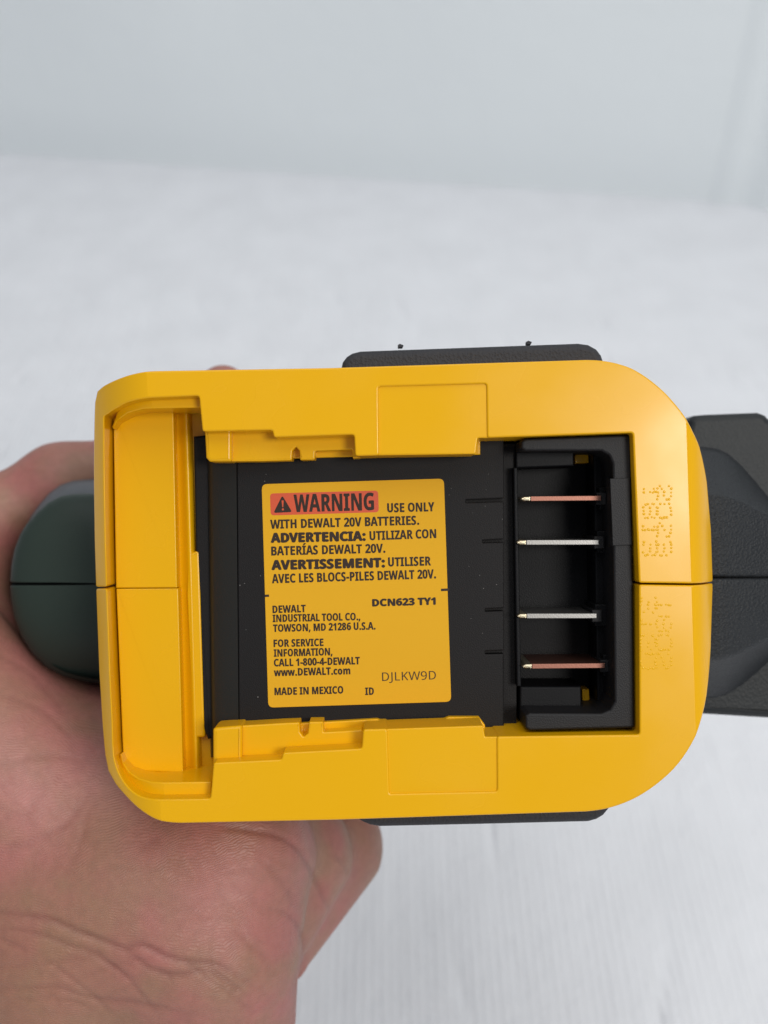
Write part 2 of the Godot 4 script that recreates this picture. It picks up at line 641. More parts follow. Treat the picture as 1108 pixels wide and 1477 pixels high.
	for k in 15:
		var t := k / 14.0
		var dd := 15.9 - 2.3 * exp(-pow((t - 0.60) / 0.24, 2.0)) + 3.0 * t * t * t
		var line := PackedVector3Array()
		for y in 9:
			line.append(P(lerpf(251.0, 285.0, t) + y * 1.9 - 2.0, lerpf(590, 1112, y / 8.0), dd))
		rib_rows.append(line)
	skin_rows(rib, rib_rows)
	commit(rib, "panel_rib", Y, root)
	solid("catch_tab", [269, 858, 270, 806, 275, 797, 288, 793, 296, 1064, 278, 1064], 14.4, 24, 0.6, Y, root, 0.6)
	# back of the foot
	var back := nm()
	prism(back, poly([1016, 838, 1005, 690, 970, 590, 900, 535, 845, 528, 222, 545, 165, 560, 150, 620, 150, 1050, 185, 1135, 240, 1172, 845, 1158, 940, 1120, 1005, 1000], 27), -0.027, -0.0355, 0.0, false, [], true)
	commit(back, "foot_back", M.black, root)
	plate(root)
	terminals(root)
	# rubber side bumpers
	for b in [["rubber_bumper", [491, 535, 494, 521, 500, 513, 508, 508, 520, 505, 700, 498.5, 836, 493.6, 850, 495.5, 862, 502, 869, 511, 874, 526, 874, 570, 491, 570]], ["rubber_bumper", [510, 1150, 512, 1180, 522, 1187, 534, 1192, 548, 1194.3, 700, 1191, 850, 1187.2, 862, 1184, 872, 1178, 882, 1166, 884, 1140]]]:
		var o := solid(b[0], b[1], 9, 30, 1.6, M.rubber, root, 0.8, "", true)
		if b[1][1] == 535:
			for s in [[578, 498.5, 4.0], [763, 494, 4.0]]:
				var nib := nm()
				prism(nib, poly([s[0] - s[2], s[1] + 3, s[0] - s[2], s[1] - 1, s[0] - 1, s[1] - 2.5, s[0] + s[2], s[1] - 0.6, s[0] + s[2] * 0.6, s[1] + 3], 12), -0.0115, -0.013, 0.0001, false, [], true)
				commit(nib, "moulding_burr", M.rubber, o)
	stamps(root)
	behind(root)

func plate(root: Node3D):
	var o := solid("slot_plate", [341, 600, 727, 600, 727, 718.5, 672, 720.5, 672, 725, 727, 723, 727, 777.5, 696, 779, 696, 783, 727, 782, 727, 877, 700, 878, 700, 882, 727, 881, 727, 938, 700, 939, 700, 943.5, 727, 943, 727, 1100, 345, 1100], 10, 14, 0.25, M.plate, root, 0.15)
	solid("groove_floor", [560, 640, 745, 640, 745, 1060, 560, 1060], 12.2, 15, 0.0, M.plate, o)
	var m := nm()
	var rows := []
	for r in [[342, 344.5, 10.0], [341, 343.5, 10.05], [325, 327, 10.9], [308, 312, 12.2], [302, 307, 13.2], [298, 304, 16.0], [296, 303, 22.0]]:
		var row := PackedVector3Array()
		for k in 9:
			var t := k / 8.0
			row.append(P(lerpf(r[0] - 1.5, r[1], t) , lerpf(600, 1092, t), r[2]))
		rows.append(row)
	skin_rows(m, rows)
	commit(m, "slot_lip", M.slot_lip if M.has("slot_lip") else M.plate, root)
	solid("slot_side", [279, 629, 300, 627, 312, 1062, 300, 1067, 293, 1050, 287, 857, 282, 792], 14.5, 23, 0.5, M.plate, root, 0.2)
	var rng := RandomNumberGenerator.new()
	rng.seed = 3
	var dust := nm()
	for k in 46:
		dome(dust, P(rng.randf_range(345, 725), rng.randf_range(672, 1030), 9.99), rng.randf_range(0.00004, 0.00010), 0.00004)
	commit(dust, "dust", M.dust, o).set_meta("kind", "stuff")
	warning_label(root)

var font_b: SystemFont
var font_r: SystemFont

func line_of_text(parent: Node, what: String, x0: float, x1: float, y0: float, y1: float, cap: float, ink: Material, heavy := 0.0, thin := false, d := 9.86):
	var t := TextMesh.new()
	t.text = what
	t.font = font_r if thin else font_b
	t.font_size = 64
	t.pixel_size = 0.001
	t.depth = 0.00002
	t.curve_step = 2.0
	t.horizontal_alignment = HORIZONTAL_ALIGNMENT_LEFT
	t.vertical_alignment = VERTICAL_ALIGNMENT_BOTTOM
	var box_ := t.get_aabb()
	var H := TextMesh.new()
	H.text = "H"
	H.font = t.font
	H.font_size = 64
	H.pixel_size = 0.001
	H.depth = 0.00002
	H.vertical_alignment = VERTICAL_ALIGNMENT_BOTTOM
	H.horizontal_alignment = HORIZONTAL_ALIGNMENT_LEFT
	var hb := H.get_aabb()
	var a := P(x0, y0, d)
	var b := P(x1, y1, d)
	var u := (b - a).normalized()
	var v := Vector3(-u.y, u.x, 0)
	var sx := (b - a).length() / box_.size.x
	var sy := cap * (FOCUS + d * 0.001) / FLEN / hb.size.y
	var arrs := t.surface_get_arrays(0)
	var src: PackedVector3Array = arrs[Mesh.ARRAY_VERTEX]
	var idx: PackedInt32Array = arrs[Mesh.ARRAY_INDEX]
	var m := nm()
	var w := heavy * (FOCUS + d * 0.001) / FLEN
	var shifts := [Vector3.ZERO]
	if heavy > 0.0:
		shifts = [Vector3.ZERO, u * w + Vector3(0, 0, 2e-6), u * (w * 0.5) + v * (w * 0.4) + Vector3(0, 0, 4e-6), u * (w * 0.5) - v * (w * 0.4) + Vector3(0, 0, 6e-6)]
	for s in shifts:
		for k in idx:
			var q := src[k]
			if q.z < 0.0:
				q.z = 0.0
			m.v.append(a + u * ((q.x - box_.position.x) * sx) + v * ((q.y - hb.position.y) * sy) + Vector3(0, 0, 1e-5 + q.z) + s)
			m.n.append(Vector3(0, 0, 1))
	# leave only the face of each letter and its rim
	commit(m, "lettering", ink, parent)

func warning_label(root: Node3D):
	font_b = SystemFont.new()
	font_b.font_names = PackedStringArray(["Droid Sans"])
	font_b.font_weight = 700
	font_r = SystemFont.new()
	font_r.font_names = PackedStringArray(["Droid Sans"])
	var o := solid("warning_label", [377.5, 698, 640.5, 690, 651, 1012, 387, 1020.5], 9.87, 9.99, 0.03, M.label, root, 1.1)
	tag(o, "yellow warning sticker with black print in three languages")
	var rb := solid("warning_box", [389.5, 711.5, 545.5, 707.2, 546.5, 738.5, 390.5, 743.2], 9.855, 9.869, 0.0, M.red, o, 0.7)
	tag(rb, "red box behind the word on the sticker")
	solid("warning_triangle", [394.5, 739.6, 421.5, 738.2, 407.2, 714.2], 9.84, 9.854, 0.0, M.ink, o, 0.3)
	solid("exclamation_mark", [406.2, 721.5, 409.2, 721.4, 408.6, 731.2, 407.2, 731.2], 9.826, 9.838, 0.0, M.red, o, 0.1)
	solid("exclamation_mark", [406.6, 733, 409.4, 732.9, 409.5, 735.9, 406.7, 736], 9.826, 9.838, 0.0, M.red, o, 0.15)
	solid("tick_mark", [381.6, 857.6, 388, 857.2, 388.2, 860.6, 381.8, 861], 9.85, 9.868, 0.0, M.ink, o)
	solid("tick_mark", [636, 849, 648, 848.4, 648.2, 851.9, 636.2, 852.5], 9.85, 9.868, 0.0, M.ink, o)
	var I: Material = M.ink
	line_of_text(o, "WARNING", 424, 539, 738.2, 735.4, 24.5, I, 0.8, false, 9.845)
	line_of_text(o, "USE ONLY", 558.7, 626.3, 738.7, 737, 12.6, I, 0.6)
	line_of_text(o, "WITH DEWALT 20V BATTERIES.", 390, 604.3, 762.4, 756.4, 12.6, I, 0.6)
	line_of_text(o, "ADVERTENCIA:", 390.5, 526, 782.2, 779.2, 12.8, I, 1.9)
	line_of_text(o, "UTILIZAR CON", 533.3, 629, 779, 775.6, 12.6, I, 0.6)
	line_of_text(o, "BATERÍAS DEWALT 20V.", 391.3, 555.5, 800.9, 796.8, 12.6, I, 0.6)
	line_of_text(o, "AVERTISSEMENT:", 391.5, 553.8, 821.4, 817.6, 12.8, I, 1.9)
	line_of_text(o, "UTILISER", 560, 621.3, 816.8, 815.2, 12.6, I, 0.6)
	line_of_text(o, "AVEC LES BLOCS-PILES DEWALT 20V.", 392.4, 628.6, 841, 833.8, 12.6, I, 0.6)
	line_of_text(o, "DEWALT", 393.2, 440.8, 884, 882.6, 10.4, I, 0.55)
	line_of_text(o, "INDUSTRIAL TOOL CO.,", 393.3, 519.4, 897, 894.2, 10.4, I, 0.55)
	line_of_text(o, "TOWSON, MD 21286 U.S.A.", 394, 541.3, 911.2, 907.6, 10.4, I, 0.55)
	line_of_text(o, "DCN623 TY1", 536.9, 627.5, 874.2, 871.6, 9.8, I, 1.3)
	line_of_text(o, "FOR SERVICE", 394.7, 466.3, 933, 931.4, 10.4, I, 0.55)
	line_of_text(o, "INFORMATION,", 395, 479.2, 947, 944.8, 10.4, I, 0.55)
	line_of_text(o, "CALL 1-800-4-DEWALT", 395.2, 518.8, 961, 957.8, 10.4, I, 0.55)
	line_of_text(o, "www.DEWALT.com", 395.2, 505, 975, 972.2, 10.4, I, 0.55)
	line_of_text(o, "MADE IN MEXICO", 396, 494.8, 1002.4, 1000, 10.4, I, 0.55)
	line_of_text(o, "ID", 526.8, 539, 1002.2, 1001.8, 10.4, I, 0.55)
	line_of_text(o, "DJLKW9D", 551.4, 629, 982, 979.6, 12.2, M.thin_ink, 0.0, true)

func terminals(root: Node3D):
	var C: Material = M.cavity
	solid("terminal_frame", [752, 636, 758, 632.5, 911, 626.5, 916, 1050, 764, 1054, 758, 1050, 758, 1032, 764, 1028.5, 868, 1029, 880, 1024, 887, 1012, 884, 668, 879, 656, 868, 650, 758, 650, 752, 646], 2.8, 24, 0.5, M.black, root, 0.4)
	solid("frame_step", [880, 690, 909, 689, 912, 786, 884, 787], 2.45, 6, 0.15, M.black, root)
	solid("frame_skirt", [695, 640, 760, 632, 890, 628, 890, 1050, 705, 1056], 21.5, 26, 0.0, C, root)
	solid("cavity_edge", [741, 674, 746.5, 674, 752, 990, 746, 990], 9.2, 24, 0.25, C, root)
	solid("cavity_shelf", [744, 640, 828, 640, 828, 672, 744, 675], 11, 24, 0.4, C, root)
	solid("cavity_shelf", [750, 990, 838.5, 990, 839.5, 1035, 750, 1035], 11, 24, 0.4, C, root)
	solid("contact_wall", [856, 640, 890, 640, 896, 1035, 862, 1035], 13, 24, 0.4, C, root)
	for w in [[829.5, 653, 849, 652.5, 849.5, 667.5, 830, 668], [840, 994, 850, 993.7, 850.6, 1017, 840.6, 1017.5]]:
		solid("yellow_window", w, 17.0, 23, 0.15, M.yellow, root, 0.2)
	var blades := [[751.5, 867.5, 719.0, 718.2, "copper"], [745.3, 864, 782.2, 782.0, "silver"], [746, 861, 888.4, 888.2, "silver"], [753.5, 873, 961.0, 960.0, "copper"]]
	for b in blades:
		var yy: float = b[2]
		solid("contact_holder", [b[1] - 3, yy - 17, b[1] + 17, yy - 17, b[1] + 17.5, yy + 15, b[1] - 2.5, yy + 15], 10.2, 20, 0.3, C, root, 0.3)
		solid("contact_clip", [b[1] - 7, yy - 9, b[1] + 8, yy - 9, b[1] + 8, yy + 9, b[1] - 7, yy + 9], 8.6, 20, 0.25, M.black, root, 0.2)
		var bl := solid("terminal_blade", [b[0] + 14, yy - 3.6, b[1], b[3] - 3.6, b[1], b[3] + 3.6, b[0] + 14, yy + 3.6], 7.6, 22, 0.12, M[b[4]], root)
		tag(bl, "copper coloured contact blade" if b[4] == "copper" else "silver coloured contact blade")
		solid("blade_tip", [b[0], yy - 0.6, b[0] + 5, yy - 3.3, b[0] + 14.6, yy - 3.4, b[0] + 14.6, yy + 3.4, b[0] + 5, yy + 3.3, b[0], yy + 0.6], 7.75, 22, 0.35, M.tip, bl, 0.1)

# date marks pressed into the nose as rows of raised dots, read with the head turned
func stamps(root: Node3D):
	var glyph := {"0": "01110 10001 10001 10001 10001 10001 01110", "1": "00100 01100 00100 00100 00100 00100 01110", "2": "01110 10001 00001 00110 01000 10000 11111", "3": "11110 00001 00001 01110 00001 00001 11110", "8": "01110 10001 10001 01110 10001 10001 01110"}
	var rng := RandomNumberGenerator.new()
	rng.seed = 5
	for st in [[968, 700, 2.55, ["2023", "1813"], 0.85], [968, 862, 2.75, ["1802", "3120"], 0.8]]:
		var m := nm()
		for r in st[3].size():
			var word: String = st[3][r]
			for k in word.length():
				var rows: PackedStringArray = glyph[word[k]].split(" ")
				for a in 7:
					for c in 5:
						if rows[a][c] == "1" and rng.randf() < 0.86:
							# the text runs down the nose
							var px: float = st[0] - a * st[2] * 1.25 - r * 21.0 * (st[2] / 2.6) + rng.randf_range(-0.8, 0.8)
							var py: float = st[1] + k * 27.0 + c * st[2] * 1.9 + rng.randf_range(-0.8, 0.8)
							dome(m, P(px, py, 0), rng.randf_range(0.00026, 0.00036) * st[4], 0.00007 * st[4])
		commit(m, "date_stamp", M.yellow, root)

func dome(m: Dictionary, at: Vector3, r: float, h: float):
	var n := 7
	for ring in 2:
		for k in n:
			var a := TAU * k / n
			var b := TAU * (k + 1) / n
			var r0 := r * (1.0 - 0.5 * ring)
			var r1 := r * (0.5 - 0.5 * ring)
			var z0 := h * (0.0 if ring == 0 else 0.72)
			var z1 := h * (0.72 if ring == 0 else 1.0)
			var ta := Vector3(cos(a), sin(a), 0)
			var tb := Vector3(cos(b), sin(b), 0)
			var s0 := 0.5 - 0.25 * ring
			var s1 := 0.25 - 0.25 * ring
			quad(m, at + ta * r0 + Vector3(0, 0, z0), at + tb * r0 + Vector3(0, 0, z0), at + tb * r1 + Vector3(0, 0, z1), at + ta * r1 + Vector3(0, 0, z1),
				(ta * s0 + Vector3.BACK).normalized(), (tb * s0 + Vector3.BACK).normalized(), (tb * s1 + Vector3.BACK).normalized(), (ta * s1 + Vector3.BACK).normalized())

# the rest of the tool, seen beyond the foot on both sides
func behind(root: Node3D):
	# grip: two dark halves, a paler edge behind their rounded end
	var oval := [[260, 708], [180, 708], [133, 711], [105, 712], [87, 715], [68, 725], [52, 740], [38, 756], [29, 771], [21, 792], [16.5, 815], [14.5, 840]]
	var oval_lo := [[14.5, 844], [16, 866], [21, 892], [31, 918], [46, 942], [66, 962], [90, 975], [125, 984], [180, 988], [260, 988]]
	var a := []
	for q in oval: a.append_array(q)
	a.append_array([262, 841])
	var b := []
	for q in oval_lo: b.append_array(q)
	b.append_array([262, 843.5])
	for half in [[a, 3.0, 5.0], [b, 9.0, 2.2]]:
		var gm := nm()
		var edge := PackedVector2Array()
		for k in range(0, half[0].size(), 2):
			edge.append(Vector2(half[0][k], half[0][k + 1]))
		edge = rounded(edge, 3.0, 3)
		var heart := Vector2(200, 842)
		var grip_rows := []
		for s in [[1.0, 122.0], [1.0, 49.5], [0.985, 48.2], [0.96, 47.2], [0.92, 46.4], [0.85, 45.6], [0.75, 45.0], [0.6, 44.4], [0.4, 44.0], [0.2, 43.8], [0.02, 43.7]]:
			var row := PackedVector3Array()
			for q in edge:
				var v: Vector2 = heart + (q - heart) * s[0]
				if absf(q.y - 842.0) < 3.0:
					v.y = q.y     # the seam stays straight
				var out := clampf((absf(v.y - 842.0) / 150.0), 0.0, 1.0)
				row.append(P(v.x, v.y, minf(122.0, s[1] + half[1] * pow(out, half[2]))))
			grip_rows.append(row)
		skin_rows(gm, grip_rows, true)
		commit(gm, "grip_shell", M.grip, root)
	var m := nm()
	var rows := []
	for s in [[52.0, 0.985], [55.0, 1.02], [60.0, 1.055], [68.0, 1.075], [90.0, 1.10], [122.0, 1.12]]:
		var row := PackedVector3Array()
		var pts := PackedVector3Array()
		for k in range(oval.size() - 1, -1, -1):
			pts.append(P(152 + (oval[k][0] - 150) * 0.95, 850 + (oval[k][1] - 850) * (s[1] * 1.45 - 0.45), s[0]))
		for k in range(oval_lo.size() - 1, -1, -1):
			pts.append(P(152 + (oval_lo[k][0] - 150) * 0.95, 850 + (oval_lo[k][1] - 850) * 0.96, s[0]))
		row = resample(pts, 48)
		rows.append(row)
	skin_rows(m, rows, true, Vector3.ZERO, true)
	commit(m, "grip_sleeve", M.grip_edge, root)
	# stem that joins the grip to the foot
	solid("grip_core", [262, 770, 70, 790, 17, 838, 17, 846, 70, 900, 262, 920], 53, 120, 0.0, M.cavity, root)
	solid("neck_core", [985, 760, 1120, 770, 1230, 770, 1230, 890, 1120, 900, 985, 910], 33, 55, 0.0, M.cavity, root)
	solid("grip_stem", [160, 700, 420, 690, 430, 990, 170, 1000], 34, 124, 2.0, M.grip, root, 6.0)
	# ribbed neck on the nose side: two halves with a seam
	for half in [0, 1]:
		var n := nm()
		var prof_l := [[643, 60], [644, 48], [652, 42], [703, 28.5], [711, 26.2], [714, 25.6], [826, 25], [831.6, 25.6], [832.2, 27]]
		var prof_r := [[726, 62], [728, 54], [733, 47], [741, 34], [746, 31.5], [749, 31], [826, 30], [831.6, 30.6], [832.2, 32]]
		if half:
			prof_l = [[833.2, 27], [834, 25.6], [838, 25], [880, 25], [947, 25.4], [954, 27], [985, 41], [1006, 48], [1012, 60]]
			prof_r = [[833.2, 32], [834, 30.6], [838, 30], [870, 30], [912, 30.5], [922, 32.5], [940, 47], [948, 54], [952, 62]]
		var rws := []
		for s in [[980, -0.25], [1008, 0.0], [1035, 0.04], [1050, 0.12], [1070, 0.33], [1090, 0.6], [1108, 0.85], [1125, 1.0], [1230, 1.05]]:
			var row := PackedVector3Array()
			for k in prof_l.size():
				row.append(P(s[0], lerpf(prof_l[k][0], prof_r[k][0], maxf(0.0, s[1])), lerpf(prof_l[k][1], prof_r[k][1], s[1])))
			rws.append(row)
		skin_rows(n, rws)
		commit(n, "neck_shell", M.neck, root)
	solid("magazine_block", [985, 640, 996, 604, 1003, 598.5, 1020, 597, 1096, 594, 1106, 597.5, 1112, 604, 1240, 604, 1240, 1041, 1108, 1037, 1018, 1031.5, 985, 1029], 52, 100, 2.0, M.dark_shell, root, 1.0, "", true)
	solid("motor_housing", [250, 620, 330, 570, 900, 570, 1000, 640, 1000, 1020, 900, 1080, 330, 1080, 250, 1020], 118, 175, 5.0, M.dark_shell, root, 8.0, "", true)

# ---------------------------------------------------------------- the hand
var prim_a := PackedVector3Array()
var prim_b := PackedVector3Array()
var prim_r := PackedVector2Array()
var prim_k := PackedFloat32Array()
var foot_lo := Vector3.ZERO
var foot_hi := Vector3.ZERO

func H(px: float, py: float, d: float) -> Vector3:
	# as P, in upright axes
	var s := (FOCUS + d * 0.001) / FLEN
	return Vector3((px - 554.0) * s, -(py - 738.5) * s, -d * 0.001)

func bone(a: Vector3, ra: float, b: Vector3, rb: float, k := 8.0):
	prim_a.append(a)
	prim_b.append(b)
	prim_r.append(Vector2(ra, rb) * 0.001)
	prim_k.append(k * 0.001)

func field(p: Vector3) -> float:
	var d := 1.0
	for i in prim_a.size():
		var a := prim_a[i]
		var ab := prim_b[i] - a
		var t := clampf((p - a).dot(ab) / ab.length_squared(), 0.0, 1.0)
		var r := prim_r[i]
		var e := p.distance_to(a + ab * t) - (r.x + (r.y - r.x) * t)
		var k := prim_k[i]
		var h := maxf(k - absf(d - e), 0.0) / k
		d = minf(d, e) - h * h * k * 0.25
	# the foot presses into the palm
	var q := (p - (foot_lo + foot_hi) * 0.5).abs() - (foot_hi - foot_lo) * 0.5
	var f := -(q.max(Vector3.ZERO).length() + minf(maxf(q.x, maxf(q.y, q.z)), 0.0) - 0.0014)
	var kk := 0.003
	var hh := maxf(kk - absf(d - f), 0.0) / kk
	return maxf(d, f) + hh * hh * kk * 0.25

func hand():
	var box0 := H(150, 1186, 2)
	var box1 := H(1000, 530, 2)
	foot_lo = Vector3(box0.x + 0.006, box0.y + 0.004, -0.036)
	foot_hi = Vector3(box1.x, box1.y, 0.01)
	# forearm and wrist
	bone(H(-40, 2250, 78), 29, H(120, 1470, 50), 24)
	bone(H(180, 2250, 78), 27, H(290, 1470, 47), 19)
	bone(H(120, 1470, 50), 23, H(110, 1350, 46), 22, 14)
	bone(H(290, 1470, 47), 19, H(300, 1360, 42), 19, 14)
	# heel and ball of the thumb
	bone(H(110, 1330, 46), 23, H(0, 1120, 58), 23, 14)
	bone(H(0, 1120, 58), 22, H(-58, 960, 74), 17, 12)
	bone(H(220, 1270, 43), 21, H(170, 1120, 62), 20, 14)
	bone(H(-93, 945, 56), 18, H(45, 1165, 52), 20, 8)
	# far side of the palm in three folds that go behind the tool
	bone(H(300, 1350, 40), 18, H(340, 1225, 42), 17, 12)
	bone(H(345, 1350, 43), 12, H(375, 1240, 48), 13, 4)
	bone(H(368, 1400, 56), 9, H(420, 1235, 70), 16, 6.0)
	bone(H(400, 1370, 70), 9, H(468, 1222, 90), 16.4, 5.0)
	bone(H(330, 1200, 66), 20, H(300, 1080, 82), 18, 12)
	bone(H(120, 1080, 74), 19, H(300, 1080, 82), 18, 12)
	# thumb: leaves the left edge, folds over the grip and goes behind the foot
	bone(H(-58, 960, 76), 15, H(-58, 850, 88), 12.5, 10)
	bone(H(-58, 850, 88), 12, H(-18, 752, 94), 10.2, 6)
	bone(H(-18, 752, 94), 10.2, H(85, 695, 98), 9.2, 9)
	bone(H(85, 695, 98), 9.2, H(200, 664, 100), 8.2, 9)
	# four fingers, folded up behind the foot, little finger nearest
	var root_at := [[440, 1190, 74], [455, 1180, 90], [460, 1170, 106], [455, 1165, 122]]
	for i in 4:
		var r: Array = root_at[i]
		var rad: float = [7.6, 8.6, 8.9, 8.6][i]
		var knuckle := H(r[0] + 5, r[1] - 130, r[2] + 2)
		var mid := H(r[0] - 5, [930, 890, 880, 890][i], r[2] + 3)
		var end := H(r[0] - 50, [760, 690, 680, 700][i], r[2] + 2)
		var tip := H([325, 330, 322, 330][i], [660, 600, 563, 590][i], r[2])
		bone(H(r[0] - 60, r[1] + 20, r[2] - 4), rad + 3.5, knuckle, rad + 0.8, 7)
		bone(knuckle, rad + 0.8, mid, rad, 3)
		bone(mid, rad, end, rad - 0.6, 3)
		bone(end, rad - 0.6, tip, rad - 1.4, 3)
	var t0 := Time.get_ticks_msec()
	# cells near the surface, halved four times
	var lo := Vector3(1, 1, 1)
	var hi := -lo
	for i in prim_a.size():
		for e in [prim_a[i], prim_b[i]]:
			lo = lo.min(e - Vector3.ONE * (prim_r[i].x + 0.004))
			hi = hi.max(e + Vector3.ONE * (prim_r[i].x + 0.004))
	lo.y = maxf(lo.y, -0.205)
	var size := 0.0112
	var cells := []
	var dim := ((hi - lo) / size).ceil()
	for i in int(dim.x):
		for j in int(dim.y):
			for k in int(dim.z):
				if absf(field(lo + (Vector3(i, j, k) + Vector3.ONE * 0.5) * size)) < size * 0.95:
					cells.append(Vector3i(i, j, k))
	for level in 4:
		size *= 0.5
		var finer := []
		for c in cells:
			for n in 8:
				var s: Vector3i = c * 2 + Vector3i(n & 1, (n >> 1) & 1, n >> 2)
				if absf(field(lo + (Vector3(s) + Vector3.ONE * 0.5) * size)) < size * 0.95:
					finer.append(s)
		cells = finer
	var corner := {}
	var vert := {}
	var pos := PackedVector3Array()
	var steps := [Vector3i(0, 0, 0), Vector3i(1, 0, 0), Vector3i(0, 1, 0), Vector3i(1, 1, 0), Vector3i(0, 0, 1), Vector3i(1, 0, 1), Vector3i(0, 1, 1), Vector3i(1, 1, 1)]
	var edges := [[0, 1], [2, 3], [4, 5], [6, 7], [0, 2], [1, 3], [4, 6], [5, 7], [0, 4], [1, 5], [2, 6], [3, 7]]
	for c in cells:
		var val := PackedFloat32Array()
		var neg := 0
		for s in steps:
			var q: Vector3i = c + s
			if not corner.has(q):
				corner[q] = field(lo + Vector3(q) * size)
			val.append(corner[q])
			if corner[q] < 0.0:
				neg += 1
		if neg == 0 or neg == 8:
			continue
		var sum := Vector3.ZERO
		var cnt := 0
		for e in edges:
			var va := val[e[0]]
			var vb := val[e[1]]
			if (va < 0.0) != (vb < 0.0):
				sum += Vector3(steps[e[0]]).lerp(Vector3(steps[e[1]]), va / (va - vb))
				cnt += 1
		vert[c] = pos.size()
		pos.append(lo + (Vector3(c) + sum / cnt) * size)
	var index := PackedInt32Array()
	var axes := [[Vector3i(1, 0, 0), Vector3i(0, 1, 0), Vector3i(0, 0, 1)], [Vector3i(0, 1, 0), Vector3i(0, 0, 1), Vector3i(1, 0, 0)], [Vector3i(0, 0, 1), Vector3i(1, 0, 0), Vector3i(0, 1, 0)]]
	for c in vert:
		for ax in axes:
			var far: Vector3i = c + ax[0]
			if not corner.has(far):
				continue
			var inside: bool = corner[c] < 0.0
			if inside == (corner[far] < 0.0):
				continue
			var b: Vector3i = c - ax[1]
			var d: Vector3i = c - ax[2]
			var e: Vector3i = c - ax[1] - ax[2]
			if not (vert.has(b) and vert.has(d) and vert.has(e)):
				continue
			var q := [vert[c], vert[b], vert[e], vert[d]]
			if inside:
				q.reverse()
			for k in [0, 1, 2, 0, 2, 3]:
				index.append(q[k])
	var norms := vertex_normals(pos, index)
	# creases and folds of the palm, drawn on a coarse map and pressed into the front of the hand
	var gw := 350
	var gh := 420
	var dent := PackedFloat32Array()
	dent.resize(gw * gh)
	creases(dent, gw, gh)
	var blot := FastNoiseLite.new()
	blot.seed = 61
	blot.frequency = 55.0
	blot.fractal_octaves = 3
	var fine := FastNoiseLite.new()
	fine.seed = 62
	fine.frequency = 420.0
	fine.fractal_octaves = 2
	var rosy := Color(0.43, 0.18, 0.158)
	var tan_ := Color(0.28, 0.148, 0.085)
	var zones := [[H(330, 1240, 25), 0.016, rosy, 0.9], [H(60, 1110, 36), 0.018, rosy, 0.8], [H(30, 960, 50), 0.014, rosy, 0.5], [H(150, 1200, 30), 0.009, tan_, 0.7], [H(0, 1460, 25), 0.02, tan_, 0.8], [H(120, 1380, 24), 0.012, tan_, 0.35],
		[H(436, 1290, 50), 0.007, tan_, 0.6], [H(255, 1300, 22), 0.01, rosy, 0.3], [H(520, 1230, 85), 0.012, Color(0.25, 0.122, 0.092), 0.8], [H(222, 1210, 28), 0.004, Color(0.34, 0.105, 0.085), 0.5], [H(205, 1302, 26), 0.0045, Color(0.31, 0.10, 0.08), 0.5]]  # the dull brown zone paints shade onto the far fold under the foot
	var col := PackedColorArray()
	for i in pos.size():
		var p := pos[i]
		var s := FLEN / (FOCUS - p.z)
		var gx := (554.0 + p.x * s + 60.0) * 0.5
		var gy := (738.5 - p.y * s - 760.0) * 0.5
		var cut := 0.0
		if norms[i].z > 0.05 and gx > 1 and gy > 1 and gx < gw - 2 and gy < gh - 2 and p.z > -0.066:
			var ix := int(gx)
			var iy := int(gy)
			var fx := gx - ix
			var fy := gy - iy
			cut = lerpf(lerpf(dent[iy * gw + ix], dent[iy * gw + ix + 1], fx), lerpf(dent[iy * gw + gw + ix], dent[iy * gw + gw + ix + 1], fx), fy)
		var b := blot.get_noise_3dv(p)
		var c := Color(0.30, 0.152, 0.10).lerp(Color(0.36, 0.133, 0.112), clampf(0.5 + b * 1.2, 0.0, 1.0))
		for z in zones:
			var e: float = p.distance_to(z[0]) / z[1]
			if e < 2.2:
				c = c.lerp(z[2], z[3] * exp(-e * e) * (0.75 + 0.5 * b))
		c = c * (1.0 + 0.10 * fine.get_noise_3dv(p))
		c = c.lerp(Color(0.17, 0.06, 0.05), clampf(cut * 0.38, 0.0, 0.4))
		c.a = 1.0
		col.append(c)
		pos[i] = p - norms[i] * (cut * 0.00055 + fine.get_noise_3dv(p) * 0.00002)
	norms = vertex_normals(pos, index)
	var base := H(190, 1470, 48)
	for i in pos.size():
		pos[i] -= base
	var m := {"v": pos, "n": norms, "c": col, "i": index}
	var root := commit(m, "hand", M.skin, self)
	root.basis = Basis(Vector3.RIGHT, deg_to_rad(-40.0))
	root.position = Vector3(0, 0.3214, -0.1532) + root.basis * base
	tag(root, "bare left hand gripping the nail gun from below, palm and wrist creases towards the viewer", "hand")
	print("hand ", pos.size(), " ", Time.get_ticks_msec() - t0)

func vertex_normals(pos: PackedVector3Array, index: PackedInt32Array) -> PackedVector3Array:
	var out := PackedVector3Array()
	out.resize(pos.size())
	for i in range(0, index.size(), 3):
		var a := index[i]
		var b := index[i + 1]
		var c := index[i + 2]
		var n := (pos[c] - pos[a]).cross(pos[b] - pos[a])
		out[a] += n
		out[b] += n
		out[c] += n
	for i in out.size():
		out[i] = out[i].normalized()
	return out

